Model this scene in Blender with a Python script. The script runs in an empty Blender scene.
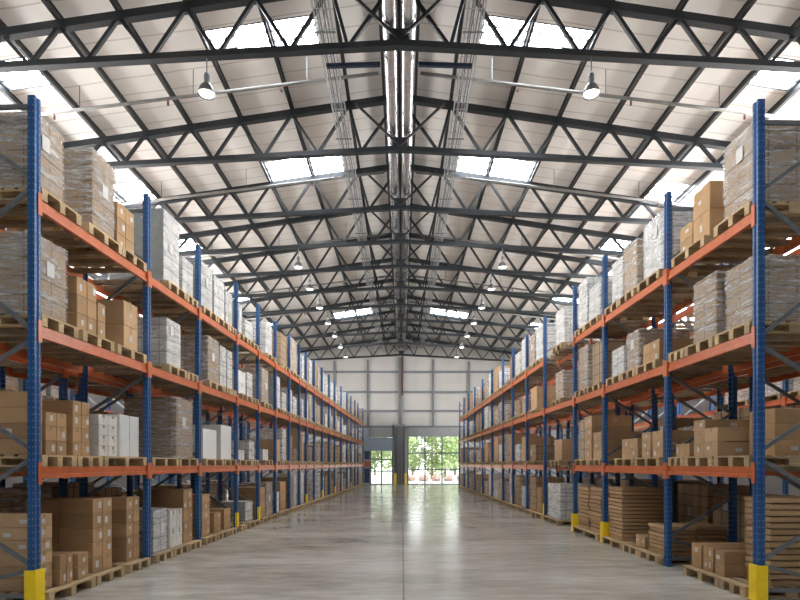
import bpy, bmesh, math, random
from mathutils import Vector, Matrix
rnd = random.Random(7)
SC = bpy.context.scene
COL = SC.collection

# ------------------------------------------------------------------ materials
def new_mat(name):
    m = bpy.data.materials.new(name); m.use_nodes = True
    nt = m.node_tree; b = nt.nodes['Principled BSDF']
    return m, nt, b
def N(nt, kind, **kw):
    n = nt.nodes.new(kind)
    for k, v in kw.items(): setattr(n, k, v)
    return n
def math_node(nt, op, a, b=None, c=None):
    n = N(nt, 'ShaderNodeMath', operation=op)
    for i, v in enumerate((a, b, c)):
        if v is None: continue
        if isinstance(v, (int, float)): n.inputs[i].default_value = v
        else: nt.links.new(v, n.inputs[i])
    return n.outputs[0]
def mix_col(nt, fac, a, b):
    n = N(nt, 'ShaderNodeMix', data_type='RGBA')
    for s, v in ((0, fac), (6, a), (7, b)):
        if isinstance(v, (int, float)): n.inputs[s].default_value = v
        elif isinstance(v, tuple): n.inputs[s].default_value = (*v, 1)
        else: nt.links.new(v, n.inputs[s])
    return n.outputs[2]
def noise(nt, scale, detail=3, vec=None, stretch=None, rough=.55):
    n = N(nt, 'ShaderNodeTexNoise'); n.inputs['Scale'].default_value = scale
    n.inputs['Detail'].default_value = detail; n.inputs['Roughness'].default_value = rough
    if vec is None: vec = N(nt, 'ShaderNodeTexCoord').outputs['Object']
    if stretch:
        mp = N(nt, 'ShaderNodeMapping'); mp.inputs['Scale'].default_value = stretch
        nt.links.new(vec, mp.inputs['Vector']); vec = mp.outputs['Vector']
    nt.links.new(vec, n.inputs['Vector'])
    return n.outputs['Fac']
def remap(nt, v, a, b, lo, hi):
    n = N(nt, 'ShaderNodeMapRange'); n.clamp = True
    nt.links.new(v, n.inputs[0])
    for i, x in enumerate((a, b, lo, hi)): n.inputs[i+1].default_value = x
    return n.outputs[0]
def bump(nt, b, h, strength, dist=.01):
    n = N(nt, 'ShaderNodeBump'); n.inputs['Strength'].default_value = strength; n.inputs['Distance'].default_value = dist
    nt.links.new(h, n.inputs['Height']); nt.links.new(n.outputs[0], b.inputs['Normal'])

def simple(name, col, rough=.5, metal=0., var=.12, scale=6, stretch=None, obj_var=0., emit=None, bumpy=0.):
    m, nt, b = new_mat(name)
    f = noise(nt, scale, stretch=stretch)
    d = tuple(max(0, c*(1-var)) for c in col); l = tuple(min(1, c*(1+var)) for c in col)
    c = mix_col(nt, remap(nt, f, .3, .7, 0, 1), d, l)
    if obj_var:
        oi = N(nt, 'ShaderNodeObjectInfo')
        hv = N(nt, 'ShaderNodeHueSaturation'); nt.links.new(c, hv.inputs['Color'])
        nt.links.new(remap(nt, oi.outputs['Random'], 0, 1, 1-obj_var, 1+obj_var), hv.inputs['Value'])
        c = hv.outputs[0]
    nt.links.new(c, b.inputs['Base Color'])
    b.inputs['Roughness'].default_value = rough; b.inputs['Metallic'].default_value = metal
    if bumpy: bump(nt, b, f, bumpy)
    return m
def emitter(name, col, s):
    m, nt, b = new_mat(name)
    b.inputs['Base Color'].default_value = (*col, 1)
    b.inputs['Emission Color'].default_value = (*col, 1); b.inputs['Emission Strength'].default_value = s
    return m
def seamed(name, col, line, pz, px, var=.1, obj_var=.12):
    """carton faces whose joints show as thin lines every pz upward and px across"""
    m, nt, b = new_mat(name)
    tc = N(nt, 'ShaderNodeTexCoord'); sep = N(nt, 'ShaderNodeSeparateXYZ'); nt.links.new(tc.outputs['Object'], sep.inputs[0])
    def gap(v, p):
        f = math_node(nt, 'FRACT', math_node(nt, 'DIVIDE', v, p))
        return math_node(nt, 'LESS_THAN', f, .016/p)
    g = math_node(nt, 'MAXIMUM', gap(sep.outputs[2], pz), math_node(nt, 'MAXIMUM', gap(sep.outputs[0], px), gap(sep.outputs[1], px)))
    f = noise(nt, 5)
    c = mix_col(nt, remap(nt, f, .3, .7, 0, 1), tuple(x*(1-var) for x in col), tuple(min(1, x*(1+var)) for x in col))
    oi = N(nt, 'ShaderNodeObjectInfo'); hv = N(nt, 'ShaderNodeHueSaturation'); nt.links.new(c, hv.inputs['Color'])
    nt.links.new(remap(nt, oi.outputs['Random'], 0, 1, 1-obj_var, 1+obj_var), hv.inputs['Value'])
    c = mix_col(nt, math_node(nt, 'MULTIPLY', g, .9), hv.outputs[0], line)
    nt.links.new(c, b.inputs['Base Color']); b.inputs['Roughness'].default_value = .75
    return m
def film_mat(name, lo, hi, tint=(.86, .87, .88)):
    m, nt, b = new_mat(name)
    b.inputs['Base Color'].default_value = (*tint, 1); b.inputs['Roughness'].default_value = .14
    w = noise(nt, 2.6, 5, stretch=(1, 1, 14), rough=.75)
    bump(nt, b, w, 1.0, .035)
    w2 = noise(nt, 2.0, 6, stretch=(1.5, 1.5, 11), rough=.8)
    tr = N(nt, 'ShaderNodeBsdfTransparent'); mx = N(nt, 'ShaderNodeMixShader')
    nt.links.new(remap(nt, w2, .42, .64, lo, hi), mx.inputs[0])
    nt.links.new(tr.outputs[0], mx.inputs[1]); nt.links.new(b.outputs[0], mx.inputs[2])
    nt.links.new(mx.outputs[0], nt.nodes['Material Output'].inputs[0])
    return m

M = {}
M['kraft'] = simple('kraft_cardboard', (.37, .225, .108), .78, var=.10, scale=4, obj_var=.16)
M['kraft_light'] = simple('light_kraft_cardboard', (.45, .295, .16), .78, var=.10, scale=4, obj_var=.12)
M['grey_carton'] = simple('white_cardboard', (.60, .58, .54), .7, var=.06, scale=4, obj_var=.1)
M['white_panel'] = simple('white_board', (.68, .68, .66), .5, var=.03, scale=3)
M['flat'] = simple('folded_cardboard_edges', (.40, .255, .13), .85, var=.35, scale=5, stretch=(.4, .4, 34), obj_var=.15)
M['tape'] = simple('brown_tape', (.30, .175, .08), .35, var=.05)
M['label'] = simple('white_label', (.52, .51, .49), .5, var=.05, scale=20)
M['strap'] = simple('black_strap', (.05, .05, .05), .5)
M['kraft_block'] = seamed('kraft_carton_block', (.34, .235, .14), (.10, .06, .03), .215, .34)
M['white_block'] = seamed('white_carton_block', (.54, .53, .51), (.2, .23, .21), .235, .31)
M['film'] = film_mat('clear_stretch_film', .06, .74, (.76, .75, .74))
M['film_white'] = film_mat('milky_stretch_film', .04, .48, (.70, .71, .72))
M['wood'] = simple('pallet_wood', (.42, .30, .165), .8, var=.28, scale=7, stretch=(1, 6, 6), obj_var=.18)
M['blue'] = None
M['orange'] = simple('orange_beam_paint', (.50, .125, .043), .3, var=.14, scale=9)
M['galv'] = simple('galvanised_steel', (.20, .215, .23), .42, .55, var=.15, scale=14)
M['basket'] = simple('basket_wire', (.46, .48, .50), .4, .3)
M['deckbar'] = simple('shelf_bar_wood', (.26, .19, .12), .8, var=.3, scale=5)
M['yellow'] = simple('yellow_guard_paint', (.90, .63, .012), .4, var=.06)
M['truss'] = simple('dark_truss_paint', (.013, .017, .021), .45, .1, var=.2, scale=3)
M['purlin'] = simple('dark_purlin_steel', (.034, .035, .036), .4, .2, var=.25, scale=3)
M['duct'] = simple('spiral_duct_steel', (.68, .69, .71), .27, .95, var=.12, scale=5, stretch=(1, 4, 1))
M['duct_flange'] = simple('duct_flange_steel', (.35, .36, .37), .35, .8)
M['pipe'] = simple('sprinkler_pipe_paint', (.24, .235, .225), .4, .3)
M['redpipe'] = simple('red_pipe_paint', (.11, .028, .024), .45)
M['lampshade'] = simple('lamp_shade_metal', (.16, .165, .17), .35, .5)
M['bulb'] = emitter('lamp_glow', (1, .96, .9), 6)
M['cream'] = None
M['girt'] = simple('grey_girt_paint', (.16, .17, .185), .5, .1)
M['column'] = simple('grey_column_paint', (.13, .135, .14), .5, .1)
M['header'] = simple('grey_header_panel', (.27, .28, .285), .5)
M['shutter'] = simple('blue_grey_shutter', (.30, .35, .42), .5, var=.12, scale=1.2, stretch=(.1, .1, 60))
M['frame'] = simple('grey_window_frame', (.14, .16, .18), .4, .3)
M['ridge'] = simple('dark_ridge_steel', (.06, .06, .06), .5, .2)
M['darkglass'] = simple('dark_window_glass', (.06, .08, .12), .15)
M['grass'] = simple('pale_yard', (.50, .49, .45), .9, var=.2, scale=1)
M['leaf'] = simple('leaf_green', (.30, .40, .16), .6, var=.4, scale=.8, obj_var=.25)
M['bark'] = simple('bark', (.17, .13, .10), .9, var=.3)
M['stone'] = simple('pinkish_stone', (.42, .29, .23), .9, var=.3, scale=3)
M['hill'] = simple('side_wall_sheet', (.09, .09, .09), .6)

# blue perforated post: two columns of punched slots down the front and side faces
m, nt, b = new_mat('blue_post_paint'); M['blue'] = m
tc = N(nt, 'ShaderNodeTexCoord'); sep = N(nt, 'ShaderNodeSeparateXYZ'); nt.links.new(tc.outputs['Object'], sep.inputs[0])
fz = math_node(nt, 'ABSOLUTE', math_node(nt, 'SUBTRACT', math_node(nt, 'FRACT', math_node(nt, 'DIVIDE', sep.outputs[2], .075)), .5))
inz = math_node(nt, 'LESS_THAN', fz, .12)
def near_(v, at, w):
    return math_node(nt, 'LESS_THAN', math_node(nt, 'ABSOLUTE', math_node(nt, 'SUBTRACT', math_node(nt, 'ABSOLUTE', v), at)), w)
g = math_node(nt, 'MULTIPLY', inz, math_node(nt, 'MAXIMUM', near_(sep.outputs[0], .030, .005), near_(sep.outputs[1], .022, .005)))
c = mix_col(nt, remap(nt, noise(nt, 5), .35, .7, 0, 1), (.007, .058, .19), (.014, .088, .25))
c = mix_col(nt, g, c, (.20, .24, .29))
nt.links.new(c, b.inputs['Base Color']); b.inputs['Roughness'].default_value = .4

# cream insulated panels with a thin joint every 1.05 m
def panel_mat(name, col, axis, period, line):
    m, nt, b = new_mat(name)
    tc = N(nt, 'ShaderNodeTexCoord'); sep = N(nt, 'ShaderNodeSeparateXYZ'); nt.links.new(tc.outputs['Object'], sep.inputs[0])
    wob = math_node(nt, 'MULTIPLY', math_node(nt, 'SUBTRACT', noise(nt, .8, 2), .5), .10)
    f = math_node(nt, 'FRACT', math_node(nt, 'DIVIDE', math_node(nt, 'ADD', sep.outputs[axis], wob), period))
    ln = remap(nt, math_node(nt, 'ABSOLUTE', math_node(nt, 'SUBTRACT', f, .5)), 0, .028/period, 1, 0)
    c = mix_col(nt, remap(nt, noise(nt, .7, 4), .3, .7, 0, 1), tuple(x*.93 for x in col), tuple(min(1, x*1.04) for x in col))
    c = mix_col(nt, math_node(nt, 'MULTIPLY', ln, .55), c, line)
    nt.links.new(c, b.inputs['Base Color']); b.inputs['Roughness'].default_value = .55
    return m
M['cream'] = panel_mat('cream_roof_sheet', (.88, .85, .81), 1, .55, (.30, .26, .22))
M['wallpanel'] = panel_mat('cream_wall_panel', (.47, .455, .43), 0, 1.02, (.45, .42, .40))

# polished concrete
m, nt, b = new_mat('polished_concrete'); M['floor'] = m
tc = N(nt, 'ShaderNodeTexCoord'); sep = N(nt, 'ShaderNodeSeparateXYZ'); nt.links.new(tc.outputs['Object'], sep.inputs[0])
n1 = noise(nt, .5, 5, stretch=(.55, 1.5, 1), rough=.6); n2 = noise(nt, 3.0, 6, stretch=(.5, 1.6, 1), rough=.7)
mixn = math_node(nt, 'ADD', math_node(nt, 'MULTIPLY', n1, .6), math_node(nt, 'MULTIPLY', n2, .4))
c = mix_col(nt, remap(nt, mixn, .37, .63, 0, 1), (.285, .258, .222), (.575, .535, .48))
jx = math_node(nt, 'LESS_THAN', math_node(nt, 'ABSOLUTE', math_node(nt, 'SUBTRACT', sep.outputs[0], .02)), .012)
fy = math_node(nt, 'FRACT', math_node(nt, 'DIVIDE', sep.outputs[1], 5.2))
jy = math_node(nt, 'LESS_THAN', fy, .003)
c = mix_col(nt, math_node(nt, 'MULTIPLY', math_node(nt, 'MAXIMUM', jx, jy), .6), c, (.12, .11, .10))
nt.links.new(c, b.inputs['Base Color'])
nt.links.new(remap(nt, n2, .3, .7, .11, .23), b.inputs['Roughness'])
b.inputs['Specular IOR Level'].default_value = .75
bump(nt, b, n2, .03, .01)

# skylight pane: it is the daylight itself
M['sky_pane'] = emitter('skylight_daylight', (.90, .95, 1.0), 23)
M['fill_strip'] = emitter('added_fill_glow', (1.0, .98, .95), 23)  # for the added side strips that brighten the ceiling, no known window

# ------------------------------------------------------------------ mesh helpers
def link(name, bm, mats, parent=None, loc=None, rotz=0, smooth=False):
    me = bpy.data.meshes.new(name); bm.to_mesh(me); bm.free()
    for mm in (mats if isinstance(mats, (list, tuple)) else [mats]): me.materials.append(mm)
    if smooth:
        for p in me.polygons: p.use_smooth = True
    return link_me(name, me, parent, loc, rotz)
def link_me(name, me, parent=None, loc=None, rotz=0):
    o = bpy.data.objects.new(name, me); COL.objects.link(o)
    if parent: o.parent = parent
    if loc: o.location = loc
    o.rotation_euler.z = rotz
    return o
def empty(name, loc=(0, 0, 0), rotz=0, parent=None):
    o = bpy.data.objects.new(name, None); COL.objects.link(o); o.location = loc; o.rotation_euler.z = rotz
    o.empty_display_size = .1
    if parent: o.parent = parent
    return o
LABELS = {}
def tag(o, label, cat, group=None):
    n = LABELS.get(label, 0); LABELS[label] = n+1
    o['label'] = label; o['category'] = cat
    if group: o['group'] = group
    return o
def structure(o):
    o['kind'] = 'structure'; return o
def box(bm, x0, x1, y0, y1, z0, z1, mi=0):
    v = [bm.verts.new((x, y, z)) for z in (z0, z1) for y in (y0, y1) for x in (x0, x1)]
    for f in ((0, 2, 3, 1), (4, 5, 7, 6), (0, 1, 5, 4), (2, 6, 7, 3), (0, 4, 6, 2), (1, 3, 7, 5)):
        bm.faces.new([v[i] for i in f]).material_index = mi
    return v
def bar(bm, p, q, w, h, mi=0, up=Vector((0, 0, 1))):
    p, q = Vector(p), Vector(q); d = (q-p).normalized()
    s = d.cross(up)
    if s.length < 1e-4: s = d.cross(Vector((0, 1, 0)))
    s.normalize(); t = s.cross(d).normalized()
    v = [bm.verts.new(c + s*a*w/2 + t*bb*h/2) for c in (p, q) for a, bb in ((-1, -1), (1, -1), (1, 1), (-1, 1))]
    for f in ((3, 2, 1, 0), (4, 5, 6, 7), (0, 1, 5, 4), (1, 2, 6, 5), (2, 3, 7, 6), (3, 0, 4, 7)):
        bm.faces.new([v[i] for i in f]).material_index = mi
def tube(bm, p, q, r, n=12, mi=0, cap=True):
    p, q = Vector(p), Vector(q); d = (q-p).normalized()
    s = d.cross(Vector((0, 0, 1)))
    if s.length < 1e-4: s = Vector((1, 0, 0))
    s.normalize(); t = s.cross(d)
    R = [[bm.verts.new(c + (s*math.cos(a)+t*math.sin(a))*r) for a in [i*2*math.pi/n for i in range(n)]] for c in (p, q)]
    for i in range(n):
        f = bm.faces.new((R[0][i], R[0][(i+1) % n], R[1][(i+1) % n], R[1][i])); f.material_index = mi; f.smooth = True
    if cap:
        bm.faces.new(R[0][::-1]).material_index = mi; bm.faces.new(R[1]).material_index = mi
def lathe(bm, prof, n=24, mi=0):
    R = [[bm.verts.new((r*math.cos(a), r*math.sin(a), z)) for a in [i*2*math.pi/n for i in range(n)]] for r, z in prof]
    for a, b2 in zip(R, R[1:]):
        for i in range(n):
            f = bm.faces.new((a[i], a[(i+1) % n], b2[(i+1) % n], b2[i])); f.smooth = True; f.material_index = mi
def bevel(bm, w, seg=1):
    bmesh.ops.bevel(bm, geom=list(bm.edges), offset=w, segments=seg, affect='EDGES', profile=.6)
def dup(root, loc=None, rotz=None):
    r = root.copy(); COL.objects.link(r)
    if loc is not None: r.location = loc
    if rotz is not None: r.rotation_euler.z = rotz
    for ch in list(root.children):
        c = ch.copy(); COL.objects.link(c); c.parent = r
        for g in list(ch.children):
            d = g.copy(); COL.objects.link(d); d.parent = c
    return r
ORD = ['first', 'second', 'third', 'fourth', 'fifth', 'sixth', 'seventh', 'eighth', 'ninth', 'tenth', 'eleventh', 'twelfth', 'thirteenth',
       'fourteenth', 'fifteenth', 'sixteenth', 'seventeenth', 'eighteenth', 'nineteenth', 'twentieth']

# ------------------------------------------------------------------ measurements (metres; camera stands at x 0, y 0)
LV = [0, 1.57, 3.17, 4.6]
LEVEL = ['floor level', 'lowest beams', 'middle beams', 'top beams']
LD = [6.1, 8.62, 10.61, 12.8, 14.53, 16.24, 17.97, 19.46, 20.65, 22.21, 24.02, 25.87, 27.6, 29.8, 32.25, 34.12, 36.22, 37.97, 41.31]
RD = [6.39, 8.54, 11.14, 13.02, 15.68, 17.87, 20.05, 21.96, 24.53, 27.28, 30.06, 32.93, 34.93, 37.36]
DEP = 1.1                                              # depth of a rack
SIDE = {'L': dict(x0=-4.28, k=.033, sg=-1, ds=LD, name='narrow-door side'),
        'R': dict(x0=4.19, k=-.0073, sg=1, ds=RD, name='wide-gate side')}
for s in SIDE.values(): s['rot'] = -math.atan(s['k'])
def place(side, d, u, z=0):
    s = SIDE[side]
    a = math.atan(s['k'])                                 # set back square to the rack's own line
    return Vector((s['x0'] + s['k']*d + s['sg']*u*math.cos(a), d - s['sg']*u*math.sin(a), z))
def zc(x): return 11.44 - .147*abs(x)                  # centre of a truss's top chord
def zl(x): return 10.06 - .056*abs(x)                  # centre of its bottom chord
def zroof(x): return zc(x) + .26
TD = [11.0, 14.65, 18.0, 20.7, 23.3, 26.1, 29.0, 31.9, 34.9, 38.1, 42.2]
RX = -.06                                              # the ridge's x
W2 = 13.2; Y0, Y1 = -5.0, 42.5

# ------------------------------------------------------------------ setting
bm = bmesh.new(); box(bm, -W2, W2, Y0, Y1+.3, -.2, 0); structure(link('floor', bm, M['floor']))
PX = [.42, 1.37, 2.9, 4.3, 5.65, 6.85, 8.0, 9.15, 10.3, 11.5, 12.7]
SKY = [(11.9, 12.8), (17.1, 18.4), (21.4, 22.6), (28.4, 29.7), (34.3, 35.8), (7.0, 8.6), (14.9, 16.5), (19.2, 20.6), (24.6, 26.4), (31.3, 33.1), (5.2, 6.4), (1.0, 2.4), (-2.8, -1.2)]  # rows after the far one are unseen, added to light ceiling and near aisle
def sky_cells(i):
    """which strips between purlins carry glazing in skylight row i"""
    return {0: (2, 3, 7, 8, 9), 1: (2, 3, 7, 8, 9), 2: (7, 8, 9), 3: (7, 8, 9), 4: (2, 3, 7, 8, 9), 10: (2, 3), 11: (2, 3), 12: (2, 3)}.get(i, (9, 10))  # outermost strips are hidden too, added so floor bounce lifts the ceiling
ys = sorted([Y0, Y1+.3] + [v for a in SKY for v in a])
xs = sorted([0] + PX + [1.85] + [W2])
bm = bmesh.new(); skylights = []
for sg in (-1, 1):
    for i in range(len(xs)-1):
        for j in range(len(ys)-1):
            hole = None
            for r, (a, b2) in enumerate(SKY):
                if abs(ys[j]-a) < 1e-6 and (i-1) in [c for c in sky_cells(r)]: hole = r
            xa, xb = xs[i], xs[i+1]
            if hole is not None:
                skylights.append((sg, xa, xb, ys[j], ys[j+1])); continue
            q = [(RX+sg*xa, ys[j]), (RX+sg*xb, ys[j]), (RX+sg*xb, ys[j+1]), (RX+sg*xa, ys[j+1])]
            lo = [bm.verts.new((x, y, zroof(x-RX))) for x, y in q]; up = [bm.verts.new((x, y, zroof(x-RX)+.09)) for x, y in q]
            bm.faces.new(lo); bm.faces.new(up)
            for k in range(4):
                bm.faces.new((lo[k], lo[(k+1) % 4], up[(k+1) % 4], up[k]))
bmesh.ops.remove_doubles(bm, verts=bm.verts, dist=1e-4)
bmesh.ops.recalc_face_normals(bm, faces=bm.faces)
structure(link('ceiling', bm, M['cream']))
for n, (sg, xa, xb, ya, yb) in enumerate(skylights):
    root = structure(empty('window_%d' % (n+1), (RX+sg*(xa+xb)/2, (ya+yb)/2, zroof((xa+xb)/2))))
    w, l = (xb-xa)/2-.03, (yb-ya)/2-.02
    bm = bmesh.new()
    sl = -sg*.147
    for t in [-l + k*2*l/3 for k in range(4)]:
        bar(bm, (-w, t, -w*sl+.02), (w, t, w*sl+.02), .03, .05)
    for x in (-w, w): bar(bm, (x, -l, x*sl+.02), (x, l, x*sl+.02), .03, .05)
    structure(link('window_frame', bm, M['frame'], root))
    bm = bmesh.new()
    v = [bm.verts.new((x, y, x*sl+zz)) for zz in (.05, .062) for x, y in ((-w, -l), (w, -l), (w, l), (-w, l))]
    for f in ((0, 1, 2, 3), (4, 5, 6, 7), (0, 1, 5, 4), (1, 2, 6, 5), (2, 3, 7, 6), (3, 0, 4, 7)): bm.faces.new([v[i] for i in f])
    structure(link('window_pane', bm, M['sky_pane'], root))

# side walls, each with an unseen glowing strip added to light the ceiling
for nm, sg in (('left', -1), ('right', 1)):
    bm = bmesh.new(); x = sg*W2; a, b2 = sorted((x, x+sg*.2))
    box(bm, a, b2, Y0, Y1+.3, 0, 6.1); box(bm, a, b2, Y0, Y1+.3, 9.5, zroof(W2)+.05); box(bm, a, b2, Y0, 7.0, 6.1, 9.5); box(bm, a, b2, 31.0, Y1+.3, 6.1, 9.5)
    for y in range(13, 31, 6): box(bm, a, b2, y, y+.3, 6.1, 9.5)
    structure(link('wall_'+nm, bm, M['hill']))
    bm = bmesh.new(); xm = x + sg*.1; a, b2 = sorted((xm, xm+sg*.02))
    box(bm, a, b2, 7.0, 31.0, 6.1, 9.5)
    structure(link('window_%d' % (len(skylights)+(1 if sg < 0 else 2)), bm, M['fill_strip']))  # invented emitter, hidden by the racks, numbered on after the skylights

# wall behind the camera
bm = bmesh.new()
v = []
for y in (Y0-.2, Y0):
    v += [bm.verts.new(p) for p in ((-W2-.2, y, 0), (W2+.2, y, 0), (W2+.2, y, zroof(W2)+.1), (RX, y, zroof(0)+.1), (-W2-.2, y, zroof(W2)+.1))]
bm.faces.new(v[:5]); bm.faces.new(v[5:][::-1])
for k in range(5): bm.faces.new((v[k], v[5+k], v[5+(k+1) % 5], v[(k+1) % 5]))
bmesh.ops.recalc_face_normals(bm, faces=bm.faces)
structure(link('wall_front', bm, M['girt']))
# back wall with two openings
DL = (-2.46, -.74, 4.35); DR = (.46, 4.45, 4.35)
bm = bmesh.new()
def wall_box(x0, x1, z0, z1): box(bm, x0, x1, Y1, Y1+.2, z0, z1)
wall_box(-W2, DL[0]-.55, 0, DL[2]); wall_box(DL[1], DR[0], 0, DL[2]); wall_box(DR[1], W2, 0, DR[2])
def gable(x0, x1, z0):
    v = []
    for y in (Y1, Y1+.2):
        v += [bm.verts.new((x0, y, z0)), bm.verts.new((x1, y, z0)), bm.verts.new((x1, y, zroof(x1-RX))), bm.verts.new((x0, y, zroof(x0-RX)))]
    for f in ((0, 1, 2, 3), (7, 6, 5, 4), (0, 4, 5, 1), (1, 5, 6, 2), (2, 6, 7, 3), (3, 7, 4, 0)): bm.faces.new([v[i] for i in f])
gable(-W2, RX, DL[2]); gable(RX, W2, DL[2])
structure(link('wall_back', bm, M['wallpanel']))
n = 0
for z in (8.77, 7.2, 5.73, 4.5):
    for xa, xb in ((-W2, -.25), (.1, W2)):
        n += 1; bm = bmesh.new(); box(bm, xa, xb, Y1-.14, Y1, z-.085, z+.085); structure(link('trim_%d' % n, bm, M['girt']))
for x in (-10.4, -7.8, -5.25, -2.65, 2.4, 5.2, 7.8, 10.4):
    n += 1; bm = bmesh.new(); box(bm, x-.08, x+.08, Y1-.2, Y1-.14, 4.4, zl(x)-.2); structure(link('trim_%d' % n, bm, M['girt']))
# roller door, half open, with its lower half looking out on the yard
def door(name, x0, x1, ztop, cols, rows, shutter_from=None):
    root = structure(empty(name, ((x0+x1)/2, Y1, 0)))
    w = (x1-x0)/2
    bm = bmesh.new(); box(bm, -w, w, -.22, .1, ztop, 4.42); structure(link('door_header', bm, M['header'], root))
    bm = bmesh.new(); h = shutter_from or ztop
    for i in range(cols+1):
        x = -w + 2*w*i/cols; box(bm, x-.05, x+.05, 0, .08, 0, h)
    for j in rows: box(bm, -w, w, .01, .07, j-.045, j+.045)
    box(bm, -w, w, -.02, .1, -.0, .07)
    structure(link('door_frame', bm, M['frame'], root))
    if shutter_from:
        bm = bmesh.new(); box(bm, -w, w, -.06, -.01, shutter_from, ztop-.02)
        for k in range(9):
            z = shutter_from+k*(ztop-shutter_from)/9; box(bm, -w, w, -.075, -.06, z+.01, z+.05)
        structure(link('door_shutter', bm, M['shutter'], root))
    bm = bmesh.new(); box(bm, -w, w, .03, .045, .05, h)
    g, gn, gb = new_mat('clear_glass_'+name.replace('_', ''))
    tr = N(gn, 'ShaderNodeBsdfTransparent'); gl = N(gn, 'ShaderNodeBsdfGlossy'); gl.inputs['Roughness'].default_value = .03
    mx = N(gn, 'ShaderNodeMixShader'); mx.inputs[0].default_value = .06
    gn.links.new(tr.outputs[0], mx.inputs[1]); gn.links.new(gl.outputs[0], mx.inputs[2]); gn.links.new(mx.outputs[0], gn.nodes['Material Output'].inputs[0])
    structure(link('door_glass', bm, g, root))
door('door_1', DL[0], DL[1], 3.68, 2, (1.05, 1.95), 2.62)
door('door_2', DR[0], DR[1], 3.72, 3, (1.17, 2.45))
# narrow side panel with dark lights beside the roller door
root = structure(empty('door_3', (DL[0]-.275, Y1, 0)))
bm = bmesh.new(); box(bm, -.27, .27, 0, .12, 0, 4.35); structure(link('door_panel', bm, M['shutter'], root))
bm = bmesh.new(); box(bm, -.2, .2, -.02, 0, .15, 1.25); box(bm, -.2, .2, -.02, 0, 1.95, 2.6); structure(link('door_glass', bm, M['darkglass'], root))
bm = bmesh.new(); box(bm, -.2, .2, -.02, 0, 1.36, 1.85); structure(link('door_sign', bm, M['orange'], root))

# centre column of the end wall
root = tag(empty('wall_column', (RX-.1, Y1-.25, 0)), 'grey steel column between the two doors, rising up the end wall', 'column')
bm = bmesh.new(); box(bm, -.13, .13, -.03, 0, 0, 9.9); box(bm, -.02, .02, 0, .22, 0, 9.9); box(bm, -.13, .13, .22, .25, 0, 9.9); link('column_shaft', bm, M['girt'], root)
bm = bmesh.new(); box(bm, -.44, -.15, -.02, .22, 0, 4.55); box(bm, .15, .40, -.02, .22, 0, 4.55); link('column_casing', bm, M['column'], root)
bm = bmesh.new(); box(bm, -.5, .45, -.06, .24, 4.55, 4.7); link('column_collar', bm, M['header'], root)
root = tag(empty('mounted_riser_pipe', (.02, Y1-.42, 6.9)), 'dark red sprinkler riser climbing the end wall column', 'pipe')
bm = bmesh.new(); tube(bm, (0, 0, 0), (0, 0, 3.0), .06); link('pipe_run', bm, M['redpipe'], root)
bm = bmesh.new()
for z in (.4, 1.3, 2.2): tube(bm, (0, 0, z), (0, 0, z+.1), .085)
link('pipe_coupling', bm, M['redpipe'], root)
for x, w in ((-.52, 'narrow door'), (.27, 'wide gate')):
    root = tag(empty('bollard', (x, Y1-.62, 0)), 'yellow bollard guarding the column beside the '+w, 'bollard')
    bm = bmesh.new(); lathe(bm, [(.001, .9), (.06, .89), (.09, .85), (.09, .02)], 16); link('post_body', bm, M['yellow'], root)
    bm = bmesh.new(); box(bm, -.13, .13, -.13, .13, 0, .02); link('base_plate', bm, M['galv'], root)

# ------------------------------------------------------------------ roof trusses
UPN = [0, 1.37, 2.9, 4.3, 5.65, 6.85, 8.0, 9.15, 10.3, 11.5, 12.9]
LON = [1.03, 2.2, 3.65, 5.0, 6.3, 7.45, 8.6, 9.75, 10.9, 12.2]
def make_truss():
    root = empty('roof_truss')
    bm = bmesh.new()
    for sg in (-1, 1): bar(bm, (0, 0, zc(0)), (sg*13.1, 0, zc(13.1)), .15, .16)
    link('upper_chord', bm, M['truss'], root)
    bm = bmesh.new()
    for sg in (-1, 1): bar(bm, (0, 0, zl(0)), (sg*13.1, 0, zl(13.1)), .15, .12)
    box(bm, -.2, .2, -.05, .05, zl(0)-.05, zl(0)+.3)
    link('lower_chord', bm, M['truss'], root)
    for sg in (-1, 1):
        for i, x in enumerate(LON):
            for u in (UPN[i], UPN[i+1]):
                bm = bmesh.new(); bar(bm, (sg*u, 0, zc(u)), (sg*x, 0, zl(x)), .07, .07); link('web_member', bm, M['truss'], root)
        bm = bmesh.new(); bar(bm, (sg*1.2, -.07, zc(1.2)), (0, -.07, zl(0)+.05), .05, .06); link('web_member', bm, M['purlin'], root)
    return root
truss = make_truss()
for i, d in enumerate(TD + [7.4, 3.7, 0.]):
    o = truss if i == 0 else dup(truss)
    o.location = (RX, d, 0)
    if i < 11:
        lab = ('dark steel roof truss bearing the front pair of pendant lamps' if i == 0 else
               'dark steel roof truss against the end wall above the doors' if i == 10 else
               'dark steel roof truss, %s behind the front pair of pendant lamps' % ORD[i-1])
    else: lab = 'dark steel roof truss, %s overhead in front of the lamp-bearing truss' % ORD[i-11]
    tag(o, lab, 'roof truss', 'roof trusses across the hall')
for sg in (-1, 1):
    for i, x in enumerate(PX):
        bm = bmesh.new(); z = zc(x)+.08; X = RX+sg*x
        box(bm, X-.008, X+.008, Y0, Y1-.02, z, z+.16); box(bm, X-.035, X+.035, Y0, Y1-.02, z, z+.012); box(bm, X-.035, X+.035, Y0, Y1-.02, z+.148, z+.16)
        o = link('roof_purlin', bm, M['purlin'])
        o.data.transform(Matrix.Translation((-X, 0, -z))); o.location = (X, 0, z)
        tag(o, 'dark steel purlin under the roof sheets, %s from the ridge, %s' % (ORD[i], SIDE['L' if sg < 0 else 'R']['name']), 'purlin', 'purlins running the length of the roof')

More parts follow.
